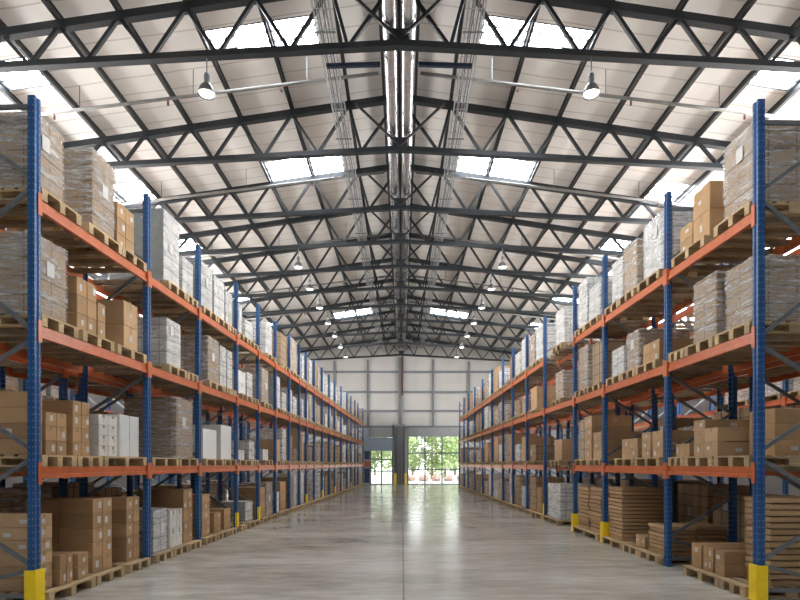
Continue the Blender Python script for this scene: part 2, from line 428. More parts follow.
bm = bmesh.new(); box(bm, -.035, .035, Y0, Y1-.05, 0, .34)
tag(link('ridge_purlin', bm, M['ridge'], None, (RX, 0, 10.64)), 'dark steel member between the twin ducts at the ridge', 'purlin')
# twin ducts at the ridge
for sg in (-1, 1):
    sd = SIDE['L' if sg < 0 else 'R']['name']
    root = tag(empty('ventilation_duct', (RX+sg*.185, 0, 10.56)), 'shiny round metal duct along the ridge, %s of the twin pair' % sd, 'duct')
    bm = bmesh.new(); tube(bm, (0, -4.8, 0), (0, 41.8, 0), .145, 24); link('duct_run', bm, M['duct'], root)
    for k in range(15):
        bm = bmesh.new(); tube(bm, (0, -3+k*3.1, 0), (0, -2.97+k*3.1, 0), .151, 24); link('duct_flange', bm, M['duct_flange'], root)
    # wire cable basket
    root = tag(empty('cable_basket', (RX+sg*1.52, 0, 10.42)), 'long wire mesh cable basket hung below the roof, ' + sd, 'cable tray')
    bm = bmesh.new(); r = .009
    for x, z in ((-.16, 0), (-.08, 0), (0, 0), (.08, 0), (.16, 0), (-.16, .08), (.16, .08), (-.16, .16), (.16, .16)):
        bar(bm, (x, -4.8, z), (x, 41.6, z), r, r)
    for k in range(186):
        y = -4.7 + k*.25
        bar(bm, (-.16, y, 0), (.16, y, 0), r, r)
        for x in (-.16, .16): bar(bm, (x, y, 0), (x, y, .16), r, r)
    link('wire_mesh', bm, M['basket'], root)
    bm = bmesh.new()
    for x in (-.09, -.05, 0.04, .1): tube(bm, (x, -4.8, .025), (x, 41.6, .025), .016, 6)
    link('cable', bm, M['pipe'], root)
    for y in TD[:10]:
        bm = bmesh.new(); bar(bm, (0, y+.12, -.01), (0, y+.12, .9-.02), .016, .016); bar(bm, (-.22, y+.12, -.012), (.22, y+.12, -.012), .03, .02); link('hanger', bm, M['galv'], root)
for sg in (-1, 1):
    sd = SIDE['L' if sg < 0 else 'R']['name']
    bm = bmesh.new(); bar(bm, (sg*.42, 0, 0), (sg*1.6, 0, -.04), .07, .08)
    o = link('hanger_strut', bm, simple('blue_strut_paint', (.010, .022, .05), .45), None, (RX, 12.0, 10.40))
    tag(o, 'short dark blue strut under the cable basket near the front truss, '+sd, 'strut')
# sprinkler mains following the roof slope
for k, d in enumerate((12.95, 17.35, 22.0, 26.9, 31.2)):
    for sg in (-1, 1):
        sd = SIDE['L' if sg < 0 else 'R']['name']
        f = lambda x: 10.95-.122*x
        root = tag(empty('sprinkler_pipe', (RX, d, 0)), 'thin grey sprinkler pipe below the roof, %s from the entrance, %s' % (ORD[k], sd), 'pipe', 'sprinkler pipes across the roof')
        bm = bmesh.new(); tube(bm, (sg*.5, 0, f(.5)), (sg*12.6, 0, f(12.6)), .038, 10); link('pipe_run', bm, M['pipe'], root)
        for x in (2.2, 4.9, 7.6, 10.3):
            bm = bmesh.new(); bar(bm, (sg*x, 0, f(x)+.05), (sg*x, 0, zroof(x)), .015, .015); link('hanger', bm, M['galv'], root)
            bm = bmesh.new(); tube(bm, (sg*(x+.6), 0, f(x+.6)-.05), (sg*(x+.6), 0, f(x+.6)-.16), .025, 8); link('sprinkler_head', bm, M['redpipe'], root)

# pendant lamps under every truss of the lamp rows
def make_lamp():
    root = empty('pendant_lamp')
    bm = bmesh.new(); tube(bm, (0, 0, 0), (0, 0, -.42), .014, 8); link('cord', bm, M['galv'], root)
    bm = bmesh.new(); lathe(bm, [(.001, -.40), (.05, -.40), (.058, -.44), (.058, -.56), (.04, -.60)], 20); link('lamp_housing', bm, M['lampshade'], root)
    bm = bmesh.new(); lathe(bm, [(.05, -.59), (.09, -.62), (.135, -.68), (.165, -.76), (.175, -.82), (.17, -.82), (.155, -.76), (.12, -.69), (.05, -.61)], 28); link('lamp_shade', bm, M['lampshade'], root)
    bm = bmesh.new(); lathe(bm, [(.001, -.835), (.08, -.83), (.13, -.815), (.15, -.79), (.15, -.775), (.001, -.77)], 24); link('bulb', bm, M['bulb'], root)
    return root
lamp = make_lamp(); k = 0
for i, d in enumerate([TD[0]] + TD[3:10]):
    for sg in (-1, 1):
        o = lamp if k == 0 else dup(lamp); k += 1
        o.location = (RX+sg*3.88, d, zl(3.88)+.03)
        tag(o, 'grey bell pendant lamp hanging from the roof truss, %s of its row, %s' % (ORD[i], SIDE['L' if sg < 0 else 'R']['name']), 'pendant lamp', 'pendant lamps in two rows')

# ------------------------------------------------------------------ racks
PH = 5.85
def post_bm():
    bm = bmesh.new()
    # rolled channel: x across the face, y into the rack (local y = outward depth here handled by rotation)
    prof = [(-.05, -.04), (-.018, -.04), (-.010, -.028), (.010, -.028), (.018, -.04), (.05, -.04), (.05, .04), (.035, .04), (.035, -.018), (-.035, -.018), (-.035, .04), (-.05, .04)]
    a = [bm.verts.new((x, y, 0)) for x, y in prof]; b2 = [bm.verts.new((x, y, PH)) for x, y in prof]
    for i in range(len(prof)):
        j = (i+1) % len(prof); bm.faces.new((a[i], a[j], b2[j], b2[i]))
    bmesh.ops.triangulate(bm, faces=[bm.faces.new(b2)])
    bmesh.ops.recalc_face_normals(bm, faces=bm.faces)
    return bm
_bm = post_bm(); POST = bpy.data.meshes.new('post'); _bm.to_mesh(POST); _bm.free(); POST.materials.append(M['blue'])
ZF = [.42, 1.72, 3.06, 4.76]; ZR = [1.07, 2.39, 3.9, 5.5]
def brace_lines():
    L = [((0, .12), (1, .12)), ((0, ZF[0]), (1, .16))]
    for a, b2 in zip(ZF, ZR): L.append(((0, a+.04), (1, b2)))
    for a, b2 in zip(ZR, ZF[1:]): L.append(((1, a), (0, b2-.06)))
    L.append(((0, 5.6), (1, 5.6)))
    return L
def frame_meshes(sg):
    out = []
    for (a, za), (b2, zb) in brace_lines():
        bm = bmesh.new(); bar(bm, (sg*(.06+a*(DEP-.12)), 0, za), (sg*(.06+b2*(DEP-.12)), 0, zb), .035, .045)
        me = bpy.data.meshes.new('brace'); bm.to_mesh(me); bm.free(); me.materials.append(M['galv']); out.append(me)
    bm = bmesh.new()
    for (a, za), (b2, zb) in brace_lines(): bar(bm, (sg*(.06+a*(DEP-.12)), 0, za), (sg*(.06+b2*(DEP-.12)), 0, zb), .035, .045)
    me = bpy.data.meshes.new('bracing'); bm.to_mesh(me); bm.free(); me.materials.append(M['galv'])
    return out, me
FR = {-1: frame_meshes(-1), 1: frame_meshes(1)}
bm = bmesh.new(); box(bm, -.06, .06, -.06, .06, 0, .008); PLATE = bpy.data.meshes.new('base_plate'); bm.to_mesh(PLATE); bm.free(); PLATE.materials.append(M['blue'])
bm = bmesh.new()
box(bm, -.075, -.063, -.03, .06, .01, .42); box(bm, -.075, .068, -.072, -.03, .01, .42); box(bm, .063, .075, -.072, .06, .01, .42); box(bm, -.075, .075, -.085, .06, .009, .02)
GUARD = bpy.data.meshes.new('post_guard'); bm.to_mesh(GUARD); bm.free(); GUARD.materials.append(M['yellow'])
bm = bmesh.new(); box(bm, -.052, .052, -.052, -.042, .12, .46); box(bm, -.062, -.052, -.052, .0, .12, .46)
STRIP = bpy.data.meshes.new('post_guard'); bm.to_mesh(STRIP); bm.free(); STRIP.materials.append(M['yellow'])
BIG = {'L': (0,), 'R': (0, 2, 3)}
GUARDS = {'L': (0, 3, 4, 8, 10, 12, 15), 'R': (0, 2, 3, 4, 6, 9)}
def beam_bm(length, sgn_face, sg):
    """step beam with a thin lit lip; local y along the aisle, x outward; top edge at z 0; face looks to -sg"""
    bm = bmesh.new(); f = -sg
    prof = [(f*.025, -.04), (f*.025, -.135), (-f*.025, -.135), (-f*.025, 0), (f*.005, 0), (f*.005, -.028), (f*.012, -.04)]
    prof = [(f*.025, -.135), (f*.025, -.092), (f*.006, -.084), (f*.006, 0), (-f*.025, 0), (-f*.025, -.135)]
    if sgn_face < 0: prof = [(-x, z) for x, z in prof]
    a = [bm.verts.new((x, .05, z)) for x, z in prof]; b2 = [bm.verts.new((x, length-.05, z)) for x, z in prof]
    for i in range(len(prof)):
        j = (i+1) % len(prof); bm.faces.new((a[i], a[j], b2[j], b2[i]))
    bm.faces.new(a); bm.faces.new(b2)
    x = f*sgn_face*.025
    for y in (.056, length-.056): box(bm, *sorted((x-f*.03*sgn_face, x+f*.012*sgn_face)), y-.006, y+.006, -.2, .05)
    for y0, y1 in ((.0, .06), (length-.06, length)): box(bm, *sorted((x+f*.016*sgn_face, x+f*.022*sgn_face)), y0, y1, -.2, .05)
    bmesh.ops.recalc_face_normals(bm, faces=bm.faces)
    return bm
def rack(side, u_off, nm, label, detail, guards=(), flip=False, first=0, last=None):
    s = SIDE[side]; sg = s['sg']; ds = s['ds']
    last = len(ds)-1 if last is None else last
    root = tag(empty(nm, place(side, ds[first], u_off), s['rot']), label, 'pallet rack')
    o0 = ds[first]
    cl = 1/math.cos(s['rot'])
    for i in range(first, last+1):
        y = (ds[i]-o0)*cl
        fr = empty('upright_frame', (0, y, 0), 0, root)
        for u, rz in ((.04, 0), (DEP-.04, math.pi)):
            # post's open side faces the inside of the rack
            p = link_me('post', POST, fr, (sg*u, 0, 0), 0)
            p.rotation_euler.z = (-math.pi/2 if sg > 0 else math.pi/2) + rz
            if side == 'L' and i == 0: p.scale.z = 5.70/PH
            if detail: link_me('base_plate', PLATE, fr, (sg*u, 0, 0), 0)
        if detail:
            for me in FR[sg][0]: link_me('brace', me, fr)
        else: link_me('bracing', FR[sg][1], fr)
        if i in guards: link_me('post_guard', GUARD if i in BIG[side] else STRIP, fr, (sg*.04, 0, 0), (-math.pi/2 if sg > 0 else math.pi/2))
    for i in range(first, last):
        y0 = (ds[i]-o0)*cl; ln = (ds[i+1]-ds[i])*cl
        gap = side == 'R' and i == 3 and u_off == 0          # the bay whose front beams are set back
        for lv in (1, 2, 3):
            fu = .035 if not (gap and lv != 2) else .45
            link('front_beam', beam_bm(ln, 1, sg), M['orange'], root, (sg*fu, y0, LV[lv]))
            link('rear_beam', beam_bm(ln, -1, sg), M['orange'], root, (sg*(DEP-.035), y0, LV[lv]))
            bm = bmesh.new(); nb = max(4, int(ln/.32))
            for q in range(nb):
                y = .12 + (ln-.24)*(q+.5)/nb
                box(bm, *sorted((sg*.065, sg*(DEP-.065))), y-.045, y+.045, -.06, -.004)
            link('shelf_slats', bm, M['deckbar'], root, (0, y0, LV[lv]))
    return root
for sd in ('L', 'R'):
    n = SIDE[sd]['name']
    rack(sd, 0, 'pallet_rack', 'long blue and orange pallet rack lining the aisle on the '+n, True, GUARDS[sd])
    rack(sd, DEP+.25, 'pallet_rack', 'blue and orange pallet rack standing back to back behind the aisle rack, '+n, False, last=9)
    rack(sd, DEP+.25+DEP+2.6, 'pallet_rack', 'pallet rack seen through gaps beyond the back to back racks, '+n, False, last=9)

# ------------------------------------------------------------------ pallets and loads
PALH = .135
_pal = {}
def pallet(side, d0, d1, u0, z, dep, label, full):
    w = round(d1-d0, 2); key = (w, round(dep, 2))
    s = SIDE[side]
    loc = place(side, (d0+d1)/2, u0+dep/2, z)
    if key not in _pal:
        bm = bmesh.new(); nb = 7
        for k in range(nb):
            x = -dep/2 + (dep-.11)*k/(nb-1); box(bm, x, x+.11, -w/2, w/2, PALH-.022, PALH)
        for y in (-w/2+.05, 0, w/2-.05): box(bm, -dep/2, dep/2, y-.05, y+.05, PALH-.042, PALH-.022)
        top = bpy.data.meshes.new('top_deck'); bm.to_mesh(top); bm.free(); top.materials.append(M['wood'])
        bm = bmesh.new()
        for x in (-dep/2+.07, 0, dep/2-.07): box(bm, x-.07, x+.07, -.045, .045, .018, PALH-.042)
        box(bm, -dep/2, dep/2, -.045, .045, 0, .018)
        run = bpy.data.meshes.new('runner'); bm.to_mesh(run); bm.free(); run.materials.append(M['wood'])
        _pal[key] = (top, run)
    top, run = _pal[key]
    o = empty('wooden_pallet', loc, s['rot'])
    link_me('top_deck', top, o)
    for y in (-w/2+.05, 0, w/2-.05): link_me('runner', run, o, (0, y, 0))
    tag(o, label, 'pallet', 'wooden pallets in the racks')
    return o
_box = {}
def carton_mesh(l, dep, h, kind):
    key = (round(l, 3), round(dep, 3), round(h, 3), kind)
    if key in _box: return _box[key]
    bm = bmesh.new(); box(bm, -dep/2, dep/2, -l/2, l/2, 0, h); bevel(bm, min(.006, h*.05))
    m = {'C': 'kraft', 'D': 'kraft_light', 'K': 'grey_carton', 'B': 'white_panel', 'F': 'flat'}[kind]
    if kind in 'CDK':
        # taped flap seam across the top and a short way down both ends
        t = .0012
        box(bm, -dep/2+.004, dep/2-.004, -.025, .025, h-.001, h+t, 1)
        for sx in (-1, 1): box(bm, *sorted((sx*dep/2-sx*.001, sx*(dep/2+t))), -.025, .025, h*.72, h-.004, 1)
    me = bpy.data.meshes.new('carton'); bm.to_mesh(me); bm.free(); me.materials.append(M[m]); me.materials.append(M['tape'])
    _box[key] = me
    return me
_lab = {}
def label_mesh(w, h):
    key = (round(w, 2), round(h, 2))
    if key not in _lab:
        bm = bmesh.new(); box(bm, -.0015, .0015, -w/2, w/2, -h/2, h/2)
        me = bpy.data.meshes.new('paper_label'); bm.to_mesh(me); bm.free(); me.materials.append(M['label']); _lab[key] = me
    return _lab[key]
KIND = {'C': ('cardboard_carton', 'brown carton', 'carton'), 'D': ('cardboard_carton', 'light brown carton', 'carton'), 'K': ('cardboard_carton', 'white carton', 'carton'),
        'B': ('white_crate', 'plain white boxed unit', 'box'), 'F': ('flat_carton_bundle', 'folded cardboard bundle', 'cardboard bundle')}
def film_bm(l, dep, h, seed, rough):
    r = random.Random(seed); bm = bmesh.new()
    L, D = l/2+.008, dep/2+.008; nz = max(4, int(h/.09)); nl = max(3, int(l/.12)); nd = max(3, int(dep/.12))
    ring = [(-D, -L+2*L*i/nl) for i in range(nl)] + [(-D+2*D*i/nd, L) for i in range(nd)] + [(D, L-2*L*i/nl) for i in range(nl)] + [(D-2*D*i/nd, -L) for i in range(nd)]
    rows = []
    for k in range(nz+1):
        z = h*k/nz; rows.append([bm.verts.new((x+r.uniform(-.2, 1)*rough*(1 if x > 0 else -1), y+r.uniform(-.2, 1)*rough*(1 if y > 0 else -1), z + (.008 if k == nz else 0))) for x, y in ring])
    n = len(ring)
    for a, b2 in zip(rows, rows[1:]):
        for i in range(n): f = bm.faces.new((a[i], a[(i+1) % n], b2[(i+1) % n], b2[i])); f.smooth = True
    bm.faces.new(rows[-1])
    return bm
seed = [100]
def wrapped(side, d0, d1, u0, dep, z, h, kind, lab, group):
    s = SIDE[side]; seed[0] += 1
    l = d1-d0
    loc = place(side, (d0+d1)/2, u0+dep/2, z)
    what = {'W': 'brown load in shiny film', 'G': 'white load in milky film', 'S': 'strapped brown carton load'}[kind]
    o = empty('strapped_load' if kind == 'S' else 'wrapped_load', loc, s['rot'])
    bm = bmesh.new(); box(bm, -dep/2, dep/2, -l/2, l/2, 0, h); bevel(bm, .012, 2)
    link('carton_block', bm, M['white_block' if kind == 'G' else 'kraft_block'], o)
    if kind == 'S':
        for y in (-l/4, l/4):
            bm = bmesh.new(); t = .004
            box(bm, -dep/2-t, dep/2+t, y-.012, y+.012, h, h+t); box(bm, -dep/2-t, -dep/2, y-.012, y+.012, 0, h); box(bm, dep/2, dep/2+t, y-.012, y+.012, 0, h)
            link('strap', bm, M['strap'], o)
    else:
        link('stretch_film', film_bm(l, dep, h, seed[0], .010 if kind == 'W' else .007), M['film' if kind == 'W' else 'film_white'], o)
    if d0 < 18:
        fx = -s['sg']*(dep/2+.022)
        if rnd.random() < .4: link_me('paper_label', label_mesh(.13, .17), o, (fx, rnd.uniform(-.12, .12), h*rnd.uniform(.45, .8)))
    tag(o, what + ', ' + lab, 'pallet load', group)
def stack(side, L, z, lab, colbase):
    t, d0, d1, u0, dep, h, nd, nu, nt = L
    s = SIDE[side]; lw = (d1-d0)/nd; dw = dep/nu; hh = h/nt
    nm, what, cat = KIND[t]
    irregular = t == 'F'
    for a in range(nd):
        for bq in range(nu):
            for k in range(nt):
                g = .008
                l, dd, th = lw-g, dw-(.035 if irregular else g), hh-(.014 if irregular else .002)
                j = rnd.uniform(-.018, .018) if irregular else rnd.uniform(-.0015, .0015)
                if irregular and h < 1.0+.01 and nt == 11: j *= 1.3
                loc = place(side, d0+lw*(a+.5)+j, u0+dw*(bq+.5)+(j*1.2 if irregular else 0), z+hh*k+.001)
                o = bpy.data.objects.new(nm, carton_mesh(l, dd, th, t)); COL.objects.link(o)
                o.location = loc; o.rotation_euler.z = s['rot'] + (rnd.uniform(-.012, .012) if irregular else 0)
                ph = []
                if nt > 1: ph.append('%s %s' % (ORD[k], 'layer'))
                col = ORD[colbase+a]+' column'
                if nu > 1: col = ('aisle-side ' if bq == 0 else 'rear ')+col
                tag(o, '%s, %s, %s' % (what, ', '.join(ph+[col]), lab), cat, '%ss stacked on %s' % (cat, SIDE[side]['name']))
                if t in 'CDK' and d0 < 13:
                    fx = -s['sg']*(dd/2+.0025)
                    if rnd.random() < .62:
                        link_me('paper_label', label_mesh(min(rnd.choice((.05, .07, .09)), l*.3), min(rnd.choice((.05, .07, .09)), th*.45)), o, (fx, rnd.uniform(-.2, .25)*l, th*rnd.uniform(.45, .6)))
                    if rnd.random() < .3:
                        q = link_me('paper_label', label_mesh(.09, min(.05, th*.3)), o, (rnd.uniform(-.2, .2)*dd, -l/2-.0025, th*rnd.uniform(.4, .6))); q.rotation_euler.z = math.pi/2

# measured loads: (side, level, bay, (pallet from, to), [(kind, from, to, set back, depth, height, across, deep, tiers)])
NEAR = [
('L',3,0,(6.17,6.89),[('W',6.19,6.68,.1,.95,.87,0,0,0)]),
('L',3,0,(7.05,7.84),[('W',7.28,7.80,.1,.9,1.08,0,0,0)]),
('L',3,0,(7.84,8.54),[('C',7.88,8.36,.1,.6,.68,2,1,3)]),
('L',3,1,(9.28,10.0),[('G',9.30,9.91,.1,.95,1.23,0,0,0)]),
('L',3,1,(10.02,10.54),[('G',10.05,10.52,.1,.8,.70,0,0,0)]),
('L',3,2,(10.79,11.52),[('G',10.9,11.5,.1,.95,.94,0,0,0)]),
('L',3,2,(11.54,12.25),[('G',11.58,12.2,.1,.95,.89,0,0,0)]),
('L',3,2,(12.27,12.73),[('G',12.29,12.71,.1,.9,.79,0,0,0)]),
('L',3,3,(12.9,13.6),[('G',12.95,13.55,.15,.9,.8,0,0,0)]),
('L',3,3,(13.74,14.46),[('G',13.8,14.44,.15,.9,.55,0,0,0)]),
('L',3,4,(15.35,16.17),[('G',15.45,16.13,.1,.9,.91,0,0,0)]),
('L',3,5,(17.08,17.9),[('S',17.13,17.86,.1,.95,1.0,0,0,0)]),
('L',3,6,(18.38,19.39),[('W',18.46,19.36,.1,.95,1.17,0,0,0)]),
('L',2,0,(6.17,6.84),[('W',6.19,6.74,.1,.95,.93,0,0,0)]),
('L',2,0,(6.92,7.64),[('C',6.96,7.39,.1,.75,.7,2,1,3),('C',7.41,7.60,.1,.7,.5,1,1,2)]),
('L',2,0,(7.72,8.54),[('D',8.10,8.50,.12,.9,.74,1,1,2)]),
('L',2,1,(9.3,10.02),[('G',9.42,9.97,.1,.9,.83,0,0,0)]),
('L',2,1,(10.04,10.54),[('S',10.08,10.5,.35,.7,.78,0,0,0)]),
('L',2,2,(11.1,11.9),[('W',11.25,11.86,.1,.95,.95,0,0,0)]),
('L',2,2,(11.92,12.35),[('G',11.94,12.32,.1,.9,.9,0,0,0)]),
('L',2,2,(12.37,12.73),[('G',12.39,12.71,.1,.9,.89,0,0,0)]),
('L',2,3,(13.15,13.9),[('K',13.3,13.85,.15,.8,.6,1,1,2)]),
('L',2,3,(13.92,14.46),[('G',13.96,14.42,.15,.8,.66,0,0,0)]),
('L',2,4,(15.0,15.81),[('W',15.05,15.74,.1,.9,.96,0,0,0)]),
('L',1,0,(6.17,6.80),[('C',6.19,6.36,.12,.8,.72,1,1,4),('C',6.38,6.76,.1,.8,.51,2,1,3)]),
('L',1,0,(6.82,7.36),[('C',6.88,7.23,.1,.75,.70,2,1,4)]),
('L',1,0,(7.40,8.54),[('K',7.47,7.93,.12,.7,.58,2,1,4),('B',7.95,8.22,.1,.8,.62,1,1,1),('B',8.23,8.50,.1,.8,.62,1,1,1)]),
('L',1,1,(8.72,9.68),[]),
('L',1,1,(9.71,10.54),[('W',9.79,10.5,.1,.95,1.1,0,0,0)]),
('L',1,2,(10.9,11.9),[('B',11.05,11.8,.12,.85,.62,1,1,1)]),
('L',1,2,(11.95,12.73),[('B',12.0,12.66,.1,.85,.76,1,1,1)]),
('L',1,3,(12.95,13.9),[('K',13.3,13.75,.15,.5,.24,1,1,1)]),
('L',1,3,(13.92,14.46),[('G',13.98,14.42,.1,.8,.5,0,0,0)]),
('L',1,4,(15.1,15.9),[('K',15.2,15.74,.1,.6,.31,1,1,1)]),
('L',0,0,(6.2,7.1),[('D',6.22,6.50,.1,1.0,.88,1,2,6),('C',6.52,6.76,.02,.5,.37,2,1,2),('C',6.86,7.08,.02,.5,.33,1,1,2)]),
('L',0,0,(7.13,7.80),[('C',7.30,7.76,.1,.95,.99,2,2,5)]),
('L',0,0,(7.92,8.54),[('C',8.14,8.52,.1,.8,.96,2,1,5)]),
('L',0,1,(8.74,9.34),[('G',8.85,9.32,.05,.8,.72,0,0,0)]),
('L',0,1,(9.36,9.96),[('K',9.45,9.94,.05,.6,.66,2,1,2)]),
('L',0,1,(9.98,10.54),[('C',10.10,10.5,.1,.9,.99,2,1,5)]),
('L',0,2,(10.75,11.34),[('C',10.92,11.32,.08,.8,.85,1,1,5)]),
('L',0,2,(11.38,11.98),[('C',11.55,11.94,.08,.6,.42,1,1,3)]),
('L',0,2,(12.0,12.59),[('C',12.14,12.54,.08,.6,.45,1,1,3)]),
('L',0,3,(12.9,13.3),[]),
('L',0,3,(13.5,14.42),[('G',13.8,14.42,.15,.7,.5,0,0,0)]),
('L',0,4,(14.65,15.46),[('C',14.95,15.42,.1,.8,.82,1,1,4)]),
('L',0,4,(15.5,16.17),[('W',15.54,16.15,.1,.8,.92,0,0,0)]),
('L',0,5,(16.37,17.0),[('K',16.5,16.96,.1,.7,.6,1,1,3)]),
('L',0,5,(17.05,17.85),[('C',17.1,17.8,.1,.8,.9,1,1,3)]),
('R',3,0,(6.5,7.24),[('W',6.54,7.16,.1,.98,.98,0,0,0)]),
('R',3,0,(7.46,8.36),[('C',7.5,7.93,.1,.75,.77,1,1,2),('C',7.95,8.30,.1,.7,.42,1,1,2)]),
('R',3,1,(8.75,9.56),[('G',8.8,9.52,.1,.9,.98,0,0,0)]),
('R',3,1,(9.7,10.37),[('W',9.76,10.34,.1,.85,.9,0,0,0)]),
('R',3,1,(10.38,11.07),[('G',10.4,10.92,.1,.9,.85,0,0,0)]),
('R',3,2,(11.45,12.31),[('G',11.55,12.25,.1,.9,.76,0,0,0)]),
('R',3,2,(12.33,12.95),[('G',12.36,12.93,.1,.9,1.1,0,0,0)]),
('R',3,3,(14.01,14.88),[('G',14.05,14.84,.1,.9,.95,0,0,0)]),
('R',3,4,(16.1,17.02),[('G',16.18,16.96,.1,.9,1.05,0,0,0)]),
('R',3,4,(17.05,17.8),[('W',17.1,17.76,.1,.9,.98,0,0,0)]),
('R',2,0,(6.5,7.22),[('W',6.54,7.12,.1,.98,.80,0,0,0)]),
('R',2,0,(7.26,7.98),[('W',7.34,7.9,.1,.85,.89,0,0,0)]),
('R',2,0,(8.0,8.46),[('C',8.03,8.42,.4,.6,.6,1,1,2)]),
('R',2,1,(8.88,9.62),[('C',8.96,9.55,.1,.9,.36,2,1,2)]),
('R',2,1,(9.66,10.26),[('W',9.7,10.2,.1,.9,.70,0,0,0)]),
('R',2,1,(10.28,11.0),[('G',10.36,10.92,.1,.7,.55,0,0,0)]),
('R',2,2,(11.35,12.11),[('S',11.45,12.02,.1,.9,.91,0,0,0)]),
('R',2,2,(12.23,12.95),[('W',12.3,12.92,.1,.9,1.01,0,0,0)]),
('R',2,3,(14.09,14.88),[('W',14.13,14.84,.1,.9,.74,0,0,0)]),
('R',2,4,(16.72,17.65),[('D',16.86,17.61,.1,.8,.71,1,1,2)]),
('R',1,0,(6.5,7.24),[('C',6.68,7.18,.43,.62,.58,1,1,3)]),
('R',1,0,(7.28,7.98),[('D',7.32,7.64,.1,.7,.39,1,1,2),('D',7.66,7.95,.12,.7,.52,1,1,3)]),
('R',1,0,(8.0,8.46),[('D',8.03,8.43,.1,.4,.2,3,1,1)]),
('R',1,1,(8.75,9.66),[('D',8.84,9.2,.1,.6,.44,1,1,3),('D',9.26,9.6,.1,.6,.44,1,1,3)]),
('R',1,1,(9.72,10.54),[('D',9.78,10.45,.1,.5,.36,2,1,2)]),
('R',1,2,(11.3,12.02),[('D',11.5,11.98,.1,.8,.58,1,1,3)]),
('R',1,2,(12.04,12.95),[('D',12.08,12.55,.1,.9,.97,1,1,4),('W',12.58,12.92,.1,.8,.91,0,0,0)]),
('R',1,3,(14.2,15.03),[('D',14.3,14.94,.1,.8,.55,1,1,2)]),
('R',1,4,(16.9,17.8),[('S',17.0,17.7,.1,.8,.5,0,0,0)]),
('R',0,0,(6.49,7.01),[('F',6.52,7.0,.25,.8,1.07,1,1,14)]),
('R',0,0,(7.02,7.9),[('C',7.03,7.25,.02,.6,.33,1,1,2),('C',7.29,7.53,.02,.8,.34,2,1,2),('C',7.57,7.83,.02,.9,.34,1,1,2)]),
('R',0,1,(8.67,9.38),[('F',8.72,9.35,.1,1.0,.47,1,2,7)]),
('R',0,1,(9.40,10.05),[('D',9.44,9.8,.08,.4,.21,2,1,1)]),
('R',0,1,(10.07,11.05),[('F',10.35,11.0,.05,.9,1.02,1,1,14)]),
('R',0,2,(11.3,12.9),[('F',11.43,12.1,.05,.8,.97,1,1,11),('F',12.17,12.86,.05,.8,.95,1,1,11)]),
('R',0,3,(14.14,15.55),[('G',14.25,15.4,.05,.9,.93,0,0,0)]),
('R',0,4,(15.79,16.9),[('C',16.3,16.86,.1,.9,.75,1,1,3)]),
('R',0,4,(16.92,17.8),[('S',16.96,17.76,.1,.9,1.05,0,0,0)]),
]
done = {}
for (s, lv, b, p, loads) in NEAR: done.setdefault((s, lv, b), []).append((p, loads))
# farther bays
r2 = random.Random(21)
HT = {0: (.6, 1.2), 1: (.45, 1.15), 2: (.55, 1.1), 3: (.75, 1.15)}
for sd in ('L', 'R'):
    ds = SIDE[sd]['ds']
    for b in range(3, len(ds)-1):
        for lv in range(4):
            if (sd, lv, b) in done: 
                continue
            lo, hi = ds[b]+.09, ds[b+1]-.09; n = 2 if hi-lo < 2.9 else 3
            w = (hi-lo-.05*(n-1))/n
            for k in range(n):
                a = lo + k*(w+.05); pal = (round(a, 2), round(a+min(w, 1.15), 2))
                loads = []
                if r2.random() < .93:
                    l = min(w, 1.15)-r2.uniform(.04, .25); d1 = pal[1]-.03
                    kind = r2.choice('GGWGSW' if lv >= 2 else 'WSSGDDK')
                    if kind in 'DK' and b > 8: kind = 'S'
                    h = r2.uniform(*HT[lv])
                    nt = max(2, int(h/.3)) if kind in 'DK' else 0
                    loads.append((kind, round(d1-l, 2), d1, .1, .9, h, 1 if nt else 0, 1 if nt else 0, nt))
                done.setdefault((sd, lv, b), []).append((pal, loads))
for (sd, lv, b), plist in done.items():
    plist.sort(key=lambda q: q[0][0])
    for k, (p, loads) in enumerate(plist):
        # a place in words: which pallet of which bay, on which beams, on which side
        where = '%s pallet, %s bay, %s, %s' % (ORD[k], ORD[b], LEVEL[lv], SIDE[sd]['name'])
        pu = -.06 if lv == 0 else 0
        pallet(sd, p[0], p[1], pu, LV[lv]+.001, 1.1 if lv else 1.14, 'weathered wooden pallet, %s of %s bay from the aisle mouth, %s, %s' % (ORD[k], ORD[b], LEVEL[lv], SIDE[sd]['name']), True)
        z = LV[lv]+PALH+.002; cb = 0
        for L in loads:
            if L[0] in 'WGS':
                wrapped(sd, L[1], L[2], L[3], L[4], z, L[5], L[0], where, 'pallet loads on '+SIDE[sd]['name'])
            else:
                stack(sd, L, z, where, cb); cb += L[6]
